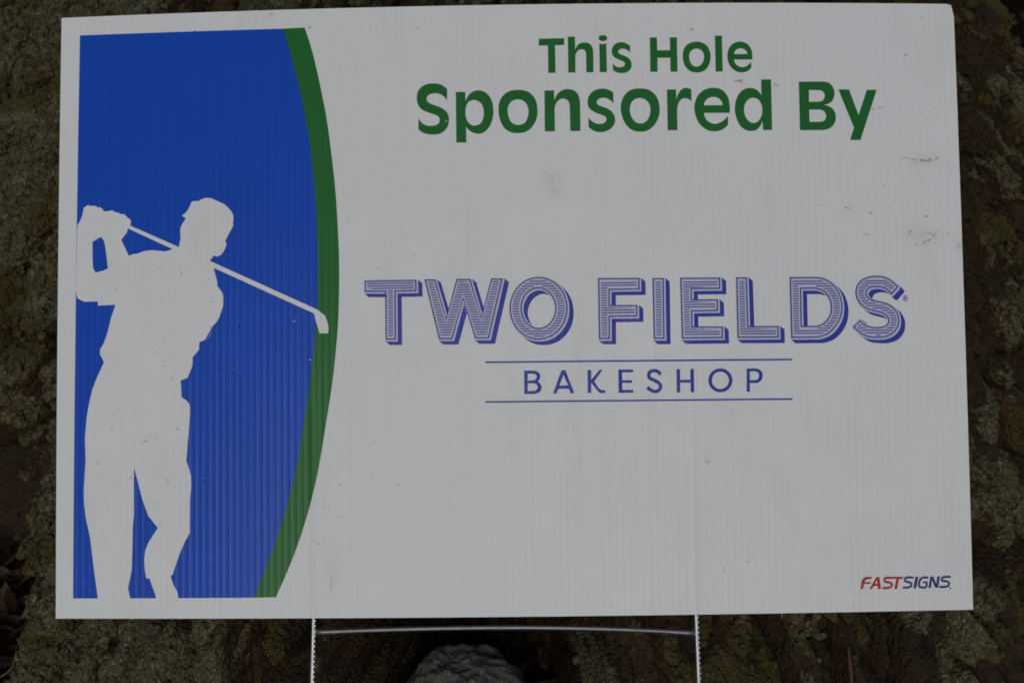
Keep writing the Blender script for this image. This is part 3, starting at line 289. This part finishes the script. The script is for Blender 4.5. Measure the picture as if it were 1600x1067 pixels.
FLECKS = json.loads(r'''[[-23333,2942,260,52,-45,"l"],[-21935,2506,216,87,-30,"g"],[-20027,2044,130,65,0,"g"],[-19811,2665,87,65,0,"d"],[-19848,578,216,65,-40,"g"],[-26028,5340,173,43,-45,"l"],[-23115,-1963,303,43,-45,"g"],[-21300,-2229,108,87,0,"d"],[-22586,-2765,87,65,0,"g"],[-21189,-2702,87,65,0,"g"],[-23064,-3636,173,65,-55,"d"],[-22579,-4564,346,43,-20,"l"],[-23076,-5112,87,65,0,"g"],[-26659,-7758,216,87,30,"g"],[-22134,-7855,260,130,60,"g"],[-17978,-1171,303,65,60,"n"],[-20446,-4339,216,43,-20,"n"],[-19318,-4014,260,43,-20,"n"],[-18062,-4374,260,43,-30,"n"],[-24358,-8639,390,56,-5,"d"],[-23616,-8434,108,87,0,"g"],[-27560,-10098,87,130,0,"g"],[-25314,-11056,173,87,0,"g"],[-23565,-10922,108,65,0,"g"],[-23129,-11062,87,52,0,"g"],[-22780,-11417,152,87,10,"d"],[-22563,-11250,87,43,0,"g"],[-24480,-11700,87,65,0,"g"],[-26321,-11728,87,65,0,"g"],[-26187,-12197,87,65,0,"g"],[-22784,-9507,87,43,0,"g"],[-20308,-10931,130,108,0,"n"],[-20308,-11397,173,130,0,"n"],[-22776,-15649,87,65,0,"g"],[-13226,19068,216,130,0,"g"],[-15853,20075,260,87,40,"t"],[-15984,19991,216,65,-50,"t"],[-16877,19508,43,130,0,"g"],[-5892,18844,108,173,-60,"g"],[-14450,19545,108,87,0,"l"],[-11962,18017,130,87,0,"l"],[-14267,-805,216,65,-25,"w"],[-17139,3301,130,43,0,"n"],[12432,18520,87,173,0,"b"],[12582,18497,87,173,0,"b"],[12498,18608,130,65,0,"g"],[15696,15026,433,130,-15,"b"],[15436,14974,303,87,5,"g"],[15779,14908,260,130,0,"t"],[18024,14771,173,87,30,"g"],[18152,14684,346,87,0,"b"],[24629,13069,216,108,10,"b"],[25202,13180,606,43,-12,"b"],[25357,11234,130,52,0,"g"],[25456,14256,87,87,0,"l"],[26796,9731,606,56,3,"b"],[27362,9602,693,130,2,"t"],[27888,9581,346,152,0,"b"],[28238,9538,693,173,0,"t"],[28461,9626,216,130,0,"b"],[28950,9759,87,260,0,"b"],[28813,9627,216,65,-20,"g"],[25206,7860,152,87,0,"g"],[24668,7361,87,260,-30,"l"],[25573,6342,173,87,35,"g"],[22597,6370,216,108,10,"b"],[22812,6304,216,65,40,"b"],[24309,6003,390,74,0,"d"],[28058,5773,216,152,0,"g"],[23976,4574,606,56,5,"b"],[26931,4736,130,346,20,"g"],[28205,4643,606,56,0,"b"],[28777,4707,346,65,-10,"b"],[28551,4500,303,87,-35,"b"],[28176,4155,390,87,-35,"d"],[27852,4025,260,108,-40,"b"],[27350,3914,346,56,0,"g"],[29564,4638,260,130,0,"l"],[30284,3819,130,390,-10,"t"],[29781,9587,130,43,0,"g"],[29904,8828,87,130,0,"g"],[28191,19379,216,87,0,"g"],[27037,16789,216,95,5,"d"],[28570,17036,87,87,0,"g"],[26812,18545,65,87,0,"g"],[26521,19666,87,87,0,"g"],[15581,-16973,260,52,0,"g"],[13005,-10450,216,260,0,"l"],[13943,-17451,108,346,0,"l"],[10416,-16027,65,65,0,"g"],[14270,-13862,173,43,0,"g"],[13118,-15603,173,43,0,"l"],[-11333,-13734,173,43,0,"g"],[-12389,-15084,87,87,0,"g"],[-12646,-15544,130,87,0,"g"],[-11854,-18270,69,1126,0,"l"],[-10455,11078,130,65,0,"g"],[-10930,10853,87,65,0,"g"],[-11320,10253,108,87,0,"t"],[-10938,7558,87,87,0,"g"],[-13198,-3379,87,173,0,"w"],[-11267,-11629,260,52,0,"g"],[-12251,-12987,108,87,0,"g"],[-11998,-13346,173,52,0,"g"],[2887,8370,390,606,0,"f"],[3135,7763,216,346,0,"f"],[2466,8806,346,216,0,"f"],[-657,-11467,87,65,0,"l"],[-4039,12458,173,87,0,"l"],[-3712,10498,87,87,0,"l"],[10532,13058,130,56,-20,"g"],[12435,-4965,87,130,0,"g"],[19335,5519,87,65,0,"l"],[26910,-13913,87,87,0,"g"],[26422,-9684,216,43,10,"l"],[21205,-12149,130,43,0,"l"],[6863,-9454,130,87,0,"l"],[-4089,-8909,87,87,0,"l"]]''')
sign = empty('yard_sign', M_WORLD)
tag(sign, 'white corrugated plastic golf sponsor sign with blue golfer panel, leaning before the tree', 'sign')

def curve(ct, sub=5):
    pts = [Vector((a * 1e-5, b * 1e-5)) for a, b, c in ct]; k = [c for a, b, c in ct]; N = len(pts); out = []
    for i in range(N):
        p1, p2 = pts[i], pts[(i + 1) % N]; c1, c2 = k[i], k[(i + 1) % N]
        out.append(p1)
        if c1 and c2: continue
        p0 = pts[i - 1]; p3 = pts[(i + 2) % N]
        m1 = (p2 - p0) / 2 if not c1 else None; m2 = (p3 - p1) / 2 if not c2 else None
        d = (p2 - p1)
        def lim(m): return m * min(1.0, 1.5 * d.length / max(m.length, 1e-9))
        if m1 is not None: m1 = lim(m1)
        if m2 is not None: m2 = lim(m2)
        if m1 is None: m1 = 1.5 * d - 0.5 * m2
        if m2 is None: m2 = 1.5 * d - 0.5 * m1
        for q in range(1, sub):
            t = q / sub; t2 = t * t; t3 = t2 * t
            out.append((2 * t3 - 3 * t2 + 1) * p1 + (t3 - 2 * t2 + t) * m1 + (-2 * t3 + 3 * t2) * p2 + (t3 - t2) * m2)
    return out
def area(p): return sum(p[i - 1].x * p[i].y - p[i].x * p[i - 1].y for i in range(len(p))) / 2
def orient(cs):      # outer counter-clockwise, holes clockwise
    return [c if (area(c) > 0) == (i == 0) else c[::-1] for i, c in enumerate(cs)]
def inset(cs, d):
    out = []
    for c in cs:
        N = len(c); r = []
        for i in range(N):
            a = (c[i] - c[i - 1]); b = (c[(i + 1) % N] - c[i])
            if a.length < 1e-9 or b.length < 1e-9: r.append(c[i].copy()); continue
            a.normalize(); b.normalize(); na = Vector((-a.y, a.x)); nb = Vector((-b.y, b.x)); m = na + nb
            den = max(1 + na.dot(nb), 0.25); r.append(c[i] + m * (d / den))
        out.append(r)
    return out
SCL = 1000.0
def tris_of(cs):
    vs_, ed = [], []
    for c in cs:
        b0 = len(vs_); vs_ += [p * SCL for p in c]; ed += [(b0 + i, b0 + (i + 1) % len(c)) for i in range(len(c))]
    v, e, f, *_ = delaunay_2d_cdt(vs_, ed, [], 1, 1e-5)
    def inside(x, y):
        k = False
        for c in cs:
            for i in range(len(c)):
                a, b = c[i - 1], c[i]
                if (a.y > y) != (b.y > y) and x < a.x + (y - a.y) / (b.y - a.y) * (b.x - a.x): k = not k
        return k
    v = [p / SCL for p in v]
    return v, [t for t in f if inside(sum(v[i].x for i in t) / 3, sum(v[i].y for i in t) / 3)]
def hull(ps):
    ps = sorted(set((round(p.x, 9), round(p.y, 9)) for p in ps)); lo, up = [], []
    for seq, h in ((ps, lo), (ps[::-1], up)):
        for p in seq:
            while len(h) > 1 and (h[-1][0] - h[-2][0]) * (p[1] - h[-2][1]) - (h[-1][1] - h[-2][1]) * (p[0] - h[-2][0]) <= 1e-12: h.pop()
            h.append(p)
    return [Vector(p) for p in lo[:-1] + up[:-1]]
def minkowski(cs, offs):   # union of every triangle of the letter spread over the hull of the offsets
    v, f = tris_of(cs); vs_, fs = [], []
    for t in f:
        h = hull([v[i] + o for i in t for o in offs]); b0 = len(vs_); vs_ += [p * SCL for p in h]; fs.append(list(range(b0, b0 + len(h))))
    ov, oe, of, a, b, orig = delaunay_2d_cdt(vs_, [], fs, 0, 1e-4)
    return [p / SCL for p in ov], [t for t, o in zip(of, orig) if o]
LAYER = 0.00011
def sheet(name, v, f, mat, layer, parent, cell=0.015):
    bm = bmesh.new(); vv = [bm.verts.new((p[0], p[1], 0)) for p in v]
    for t in f:
        try: bm.faces.new([vv[i] for i in t])
        except ValueError: pass
    for ax, lim in ((0, SW / 2), (1, SH / 2)):
        cs = [p.co[ax] for p in bm.verts]; k0 = math.ceil(min(cs) / cell); k1 = math.floor(max(cs) / cell); no = (1, 0, 0) if ax == 0 else (0, 1, 0)
        for k in range(k0, k1 + 1):
            co = [0, 0, 0]; co[ax] = k * cell
            bmesh.ops.bisect_plane(bm, geom=bm.verts[:] + bm.edges[:] + bm.faces[:], dist=1e-7, plane_co=co, plane_no=no)
    for p in bm.verts: p.co.z = bow(p.co.x, p.co.y) + layer * LAYER
    bmesh.ops.recalc_face_normals(bm, faces=bm.faces[:])
    for fa in bm.faces:
        if fa.normal.z < 0: fa.normal_flip()
    me = bpy.data.meshes.new(name); bm.to_mesh(me); bm.free(); me.shade_smooth()
    return link(name, me, mat, parent)
def printed(name, contours, mat, layer, parent=sign, sub=5):
    cs = [curve(c, sub) for c in contours]; v, f = tris_of(cs)
    return sheet(name, v, f, mat, layer, parent)

# the panel: two skins, the webs between them and closed side walls
def panel():
    cell = 0.015; us = sorted(set([-SW / 2, SW / 2] + [round(k * cell, 6) for k in range(-20, 21)])); vv = sorted(set([-SH / 2, SH / 2] + [round(k * cell, 6) for k in range(-13, 14)]))
    V, F = [], []; T = 0.004
    for side, w in ((0, 0.0), (1, -T)):
        b0 = len(V)
        for v in vv:
            for u in us: V.append((u, v, bow(u, v) + w))
        nu = len(us)
        for j in range(len(vv) - 1):
            for i in range(nu - 1):
                q = [b0 + j * nu + i, b0 + j * nu + i + 1, b0 + (j + 1) * nu + i + 1, b0 + (j + 1) * nu + i]; F.append(q if side == 0 else q[::-1])
    nw = int(SW / PITCH) + 1
    ux = [-SW / 2] + [math.floor(-SW / 2 / PITCH + k + 1) * PITCH for k in range(nw - 1)] + [SW / 2]
    for u in ux:
        if any(abs(u - s) < 0.0016 for s in STAKE_U): continue
        b0 = len(V); vl = vv[::3] + ([vv[-1]] if (len(vv) - 1) % 3 else [])
        for v in vl: V += [(u, v, bow(u, v) - 1e-5), (u, v, bow(u, v) - T + 1e-5)]
        for j in range(len(vl) - 1): a = b0 + 2 * j; F.append((a, a + 1, a + 3, a + 2))
    V = [(a - 0.0013, b - 0.0005, c - 0.001) if a > SW / 2 - 1e-5 and b > SH / 2 - 1e-5 else (a, b, c) for a, b, c in V]     # knocked corner
    me = bpy.data.meshes.new('panel'); me.from_pydata(V, [], F); me.shade_smooth()
    return link('panel', me, WHITE, sign)
panel()
printed('blue_field', D['blue'], BLUE, 1); printed('green_arc', D['green'], GREEN, 1)
g = printed('golfer_silhouette', D['golfer'], WHITE, 2, sub=1); g['label'] = 'white silhouette of a golfer at the top of a swing'
for k, ct in D['heading'].items():
    if k != 'dot': o = printed('heading_letter', ct, GREEN, 1)
    if k == 'i': stem_i = o
    if k == 'dot': printed('letter_dot', ct, GREEN, 1, stem_i)
for k, ct in D['bakeshop'].items(): printed('caption_letter', ct, LOGO, 1)
for ct in D['rules']: printed('rule_line', [ct], LOGO, 1)
for k, ct in D['maker'].items(): printed('maker_letter' if k != 'dot' else 'maker_mark_dot', ct, RED if k in 'FAST' else NAVY, 1)
GAP, SHX, SHY = 0.00112, 0.0028, -0.0024
for k, ct in D['logo'].items():
    cs = orient([curve(c) for c in ct])
    v, f = tris_of(cs); L = sheet('logo_letter', v, f, LINK, 3, sign)
    sq = [Vector((0, 0)), Vector((GAP, 0)), Vector((0, -GAP)), Vector((GAP, -GAP))]
    v, f = minkowski(cs, [Vector((GAP, 0)), Vector((0, -GAP)), Vector((GAP, -GAP)), Vector((GAP + SHX, SHY)), Vector((SHX, SHY - GAP)), Vector((GAP + SHX, SHY - GAP))])
    sheet('block_shade', v, f, LOGO, 1, L)
    v, f = minkowski(cs, sq); sheet('gap_outline', v, f, LAV, 2, L)
    ins = inset(cs, 0.00098); v, f = tris_of(ins); sheet('inner_face', v, f, LAV, 4, L)
    ins = inset(cs, 0.00185); V, F = [], []; per = 0.001651; vmid = 0.0162
    def spans(y):
        xs = []
        for c in ins:
            for i in range(len(c)):
                a, b = c[i - 1], c[i]
                if (a.y > y) != (b.y > y): xs.append(a.x + (y - a.y) / (b.y - a.y) * (b.x - a.x))
        return sorted(xs)
    for q in range(-2, 28):
        y = vmid - q * per; y0, y1 = y - 0.00040, y + 0.00040; s = spans(y); s0 = spans(y0); s1 = spans(y1)
        if len(s0) != len(s) or len(s1) != len(s): s0 = s1 = s
        for i in range(0, len(s) - 1, 2):
            if s[i + 1] - s[i] < 0.0006: continue
            b0 = len(V); V += [(s0[i], y0), (s0[i + 1], y0), (s1[i + 1], y1), (s1[i], y1)]; F.append((b0, b0 + 1, b0 + 2, b0 + 3))
    o = sheet('inline_stripes', V, F, LINK, 5, L)
rg = printed('registered_mark', D['reg'], LOGO, 1); printed('registered_letter', D['regR'], LOGO, 1, rg)
def flecks():
    random.seed(4); ks = list(DIRT); V, F, MI = [], [], []
    for u, v, ln, wd, ang, k in FLECKS:
        a = -R_(ang); m = 9; b0 = len(V)
        for i in range(m):
            t = 2 * math.pi * i / m; r = random.uniform(0.6, 1.15); x = ln * 0.5e-5 * r * math.cos(t); y = wd * 0.5e-5 * r * math.sin(t)
            U = u * 1e-5 + x * math.cos(a) - y * math.sin(a); W = v * 1e-5 + x * math.sin(a) + y * math.cos(a); V.append((U, W, bow(U, W) + 0.00062))
        F.append(tuple(range(b0, b0 + m))); MI.append(ks.index(k))
    for q in range(170):        # fine specks of soil
        u = random.uniform(-0.30, 0.30); v = random.uniform(-0.2, 0.2); s = random.uniform(0.00015, 0.0004); b0 = len(V)
        for i in range(6):
            t = 2 * math.pi * i / 6; r = s * random.uniform(0.6, 1.2); U = u + r * 1.4 * math.cos(t); W = v + r * math.sin(t); V.append((U, W, bow(U, W) + 0.00062))
        F.append(tuple(range(b0, b0 + 6))); MI.append(ks.index('g' if u > -0.06 else 'n') if random.random() < 0.45 else ks.index('l' if u > -0.06 else 'n'))
    me = bpy.data.meshes.new('dirt_flecks'); me.from_pydata(V, [], F)
    for k in ks: me.materials.append(DIRT[k])
    me.polygons.foreach_set('material_index', MI); tag(link('dirt_flecks', me, None, sign), kind='stuff')
flecks()

# ------------------------------------------------------------------ wire stake
wm, n, l, bs = new_mat('galvanised_wire')
tc = n.new('ShaderNodeTexCoord').outputs['Object']
l.new(mix(n, l, noise(n, l, tc, 300, 4), (0.45, 0.46, 0.47), (0.66, 0.67, 0.68)), bs.inputs['Base Color'])
bs.inputs['Metallic'].default_value = 0.9; l.new(mnode(n, l, 'MULTIPLY_ADD', noise(n, l, tc, 150, 3), 0.35, 0.25), bs.inputs['Roughness'])
bm2_, n, l, bs = new_mat('dull_steel_bar')
tc = n.new('ShaderNodeTexCoord').outputs['Object']
l.new(mix(n, l, noise(n, l, tc, 200, 4), (0.15, 0.155, 0.16), (0.27, 0.275, 0.28)), bs.inputs['Base Color'])
bs.inputs['Metallic'].default_value = 0.8; bs.inputs['Roughness'].default_value = 0.42
def tube(path, radii, seg=12, squash=1.0):
    V, F = [], []
    for i, p in enumerate(path):
        t = (path[min(i + 1, len(path) - 1)] - path[max(i - 1, 0)]).normalized(); a = Vector((0, 0, 1)); a = (a - t * a.dot(t)).normalized(); b = t.cross(a)
        for k in range(seg):
            q = 2 * math.pi * k / seg; V.append(p + radii[i] * (a * math.cos(q) * squash + b * math.sin(q)))
    for i in range(len(path) - 1):
        for k in range(seg): F.append((i * seg + k, i * seg + (k + 1) % seg, (i + 1) * seg + (k + 1) % seg, (i + 1) * seg + k))
    F.append(tuple(range(seg))[::-1]); F.append(tuple((len(path) - 1) * seg + k for k in range(seg)))
    return V, F
stake = empty('wire_stake', M_WORLD); tag(stake, 'galvanised wire H stake with ridged uprights holding up the white sign', 'sign stake')
ST = [Vector((a * 1e-5, b * 1e-5)) for a, b in D['stake']]
MIDW = -0.002
for (a, b) in ((ST[0], ST[1]), (ST[2], ST[3])):
    d = (b - a) / (b.y - a.y); V, F = [], []
    def at(v): p = a + d * (v - a.y) if v < a.y else Vector((a.x, v)); return Vector((p.x, v, bow(p.x, max(v, -SH / 2)) + MIDW))
    vs_ = np.concatenate([np.linspace(0.03, -0.20, 12), np.arange(-0.2015, -0.52, -0.004)]); path = [at(v) for v in vs_]
    V, F = tube(path, [0.00125] * len(path), 14)
    v = -0.2055
    while v > -0.42:             # rolled ridges on the face of the wire
        c = at(v); b0 = len(V)
        for (dx, dz) in ((-0.0003, 0.0009), (0.00125, 0.0006)):
            for (dv, h) in ((-0.0011, 0), (-0.0005, 0.00055), (0.0005, 0.00055), (0.0011, 0)): V.append(c + Vector((dx + 0.0002, dv, dz + h)))
        F += [(b0 + i, b0 + i + 1, b0 + 5 + i, b0 + 4 + i) for i in range(3)] + [(b0, b0 + 1, b0 + 2, b0 + 3), (b0 + 7, b0 + 6, b0 + 5, b0 + 4)]
        v -= 0.0033
    me = bpy.data.meshes.new('upright'); me.from_pydata([tuple(p) for p in V], [], F); me.polygons.foreach_set('use_smooth', [len(q) == 4 and max(q) < len(path) * 14 for q in F]); link('upright', me, wm, stake)
xs = [p.x for p in ST[4:]]; ys = [p.y for p in ST[4:]]; path = []
for t in np.linspace(xs[0] - 0.0006, xs[-1] + 0.0006, 60):
    k = np.polyfit(xs, ys, 3); path.append(Vector((t, float(np.polyval(k, t)), bow(t, -SH / 2) + MIDW - 0.0004)))
V, F = tube(path, [0.0017 if 3 < i < 57 else 0.0019 for i in range(60)], 14)
me = bpy.data.meshes.new('crossbar'); me.from_pydata([tuple(p) for p in V], [], F); me.polygons.foreach_set('use_smooth', [len(q) == 4 for q in F]); link('crossbar', me, bm2_, stake)
for p, u in ((path[0], -1), (path[-1], 1)):        # weld blobs
    bm = bmesh.new(); bmesh.ops.create_icosphere(bm, subdivisions=2, radius=0.0019)
    for v in bm.verts: v.co = Vector((v.co.x * 0.8, v.co.y * 1.5, v.co.z * 0.9)) * (1 + 0.15 * math.sin(v.co.x * 4000 + v.co.y * 3000)) + p + Vector((u * 0.0006, 0, 0))
    me = bpy.data.meshes.new('weld'); bm.to_mesh(me); bm.free(); me.shade_smooth(); link('weld', me, bm2_, stake)

# ------------------------------------------------------------------ the stone in the hollow, twig and grass blade
sm, n, l, bs = new_mat('grey_stone')
tc = n.new('ShaderNodeTexCoord').outputs['Object']
c = mix(n, l, ramp(n, l, noise(n, l, tc, 40, 8, 0.65), [(0.35, (0, 0, 0)), (0.7, (1, 1, 1))]), (0.10, 0.095, 0.086), (0.38, 0.37, 0.345))
c = mix(n, l, ramp(n, l, noise(n, l, tc, 190, 3), [(0.60, (0, 0, 0)), (0.68, (1, 1, 1))]), c, (0.46, 0.45, 0.40))
l.new(c, bs.inputs['Base Color']); bs.inputs['Roughness'].default_value = 0.9
bp = n.new('ShaderNodeBump'); bp.inputs['Distance'].default_value = 0.009; l.new(noise(n, l, tc, 160, 8, 0.75), bp.inputs['Height']); l.new(bp.outputs[0], bs.inputs['Normal'])
def stone(loc, sx, sy, sz):
    bm = bmesh.new(); bmesh.ops.create_icosphere(bm, subdivisions=6, radius=1); P = np.array([v.co[:] for v in bm.verts])
    k = (np.abs(P) ** 2.6).sum(1) ** (-1 / 2.6) * 1 + 0.13 * fbm(P[:, 0] * 1.3 + P[:, 2] * 0.8, P[:, 1] * 1.3 - P[:, 2] * 0.9, 201, 5, 0.55) + 0.05 * fbm(P[:, 0] * 5 + P[:, 2] * 3, P[:, 1] * 5 + 2 * P[:, 2], 207, 6, 0.65)
    for v, q, f in zip(bm.verts, P, k): v.co = Vector((q[0] * sx * f, q[1] * sy * f, max(q[2] * f, -0.55) * sz + 0.5 * sz))
    me = bpy.data.meshes.new('stone'); bm.to_mesh(me); bm.free(); me.shade_smooth(); o = link('stone', me, sm); o.location = loc
    tag(o, 'rounded grey lichen flecked stone in the dark hollow below the sign', 'stone')
stone(*STONE)
tm, n, l, bs = new_mat('brown_stem'); bs.inputs['Base Color'].default_value = (0.07, 0.035, 0.025, 1); bs.inputs['Roughness'].default_value = 0.7
def world_at(px, py, w):          # a point w metres in front of (+) or behind (-) the plane of the sign
    return M_WORLD @ Vector((px, py, w))
def strand(name, pts, r, mat, label, cat):
    path = [Vector(p) for p in pts]; V, F = tube(path, [r * (1 - 0.5 * i / (len(path) - 1)) for i in range(len(path))], 8)
    me = bpy.data.meshes.new(name); me.from_pydata([tuple(p) for p in V], [], F); me.shade_smooth(); o = link(name, me, mat); tag(o, label, cat); return o
strand('dry_twig', [world_at(0.238, -0.238, -0.075), world_at(0.240, -0.255, -0.078), world_at(0.243, -0.29, -0.085), world_at(0.246, -0.36, -0.10)][::-1], 0.0019, tm, 'short brown twig standing by the bark under the right end of the sign', 'twig')
gb, n, l, bs = new_mat('dry_grass'); bs.inputs['Base Color'].default_value = (0.16, 0.13, 0.07, 1); bs.inputs['Roughness'].default_value = 0.6
strand('grass_blade', [(-0.475, 0.085, 0.0), (-0.4445, 0.0947, 0.0138), (-0.4379, 0.0967, 0.0176), (-0.4334, 0.0991, 0.0224), (-0.431, 0.103, 0.029), (-0.430, 0.1045, 0.034)], 0.0011, gb, 'thin dry grass blade bent up in the dark cleft at lower left', 'grass blade')

lm_, n, l, bs = new_mat('dead_leaves')
at = n.new('ShaderNodeAttribute'); at.attribute_name = 'tint'
l.new(ramp(n, l, at.outputs['Fac'], [(0.0, (0.020, 0.013, 0.009)), (0.5, (0.060, 0.032, 0.017)), (1.0, (0.15, 0.105, 0.060))]), bs.inputs['Base Color']); bs.inputs['Roughness'].default_value = 0.85; bs.inputs['Specular IOR Level'].default_value = 0.1
def litter():
    rg = np.random.default_rng(31); V, F, T = [], [], []
    for q in range(5200):
        if q < 2200: x, y = rg.uniform(-0.75, -0.30), rg.uniform(-0.10, 0.40)
        elif q < 3200: x, y = rg.uniform(-0.16, 0.12), rg.uniform(-0.12, 0.30)
        else: x, y = rg.uniform(0.2, 2.2), rg.uniform(0.5, 3.4)
        sz = rg.uniform(0.004, 0.014) * (1 if q < 3200 else 2.2); a = rg.uniform(0, 6.28); c, s = math.cos(a), math.sin(a); z = 0.004 + 0.02 * float(rg.random()) ** 2 + 0.008; tx, ty = rg.normal(0, 0.35, 2); b0 = len(V)
        for (u, v, w) in ((-1, 0, 0.1), (-0.4, 0.42, 0.0), (0.4, 0.38, 0.05), (1, 0, 0.2), (0.4, -0.4, 0.05), (-0.4, -0.42, 0.0), (0, 0, -0.14)):
            px, py = sz * u, sz * v * 0.9; V.append((x + px * c - py * s, y + px * s + py * c, z + sz * w + tx * px + ty * py))
        F += [(b0 + i, b0 + (i + 1) % 6, b0 + 6) for i in range(6)]; T += [float(rg.beta(1.3, 2.6))] * 7
    me = bpy.data.meshes.new('leaf_litter'); me.from_pydata(V, [], F); a = me.attributes.new('tint', 'FLOAT', 'POINT'); a.data.foreach_set('value', T)
    tag(link('leaf_litter', me, lm_), 'brown dead leaf crumbs lying on the dark soil around the roots', 'leaf litter', kind='stuff')
litter()
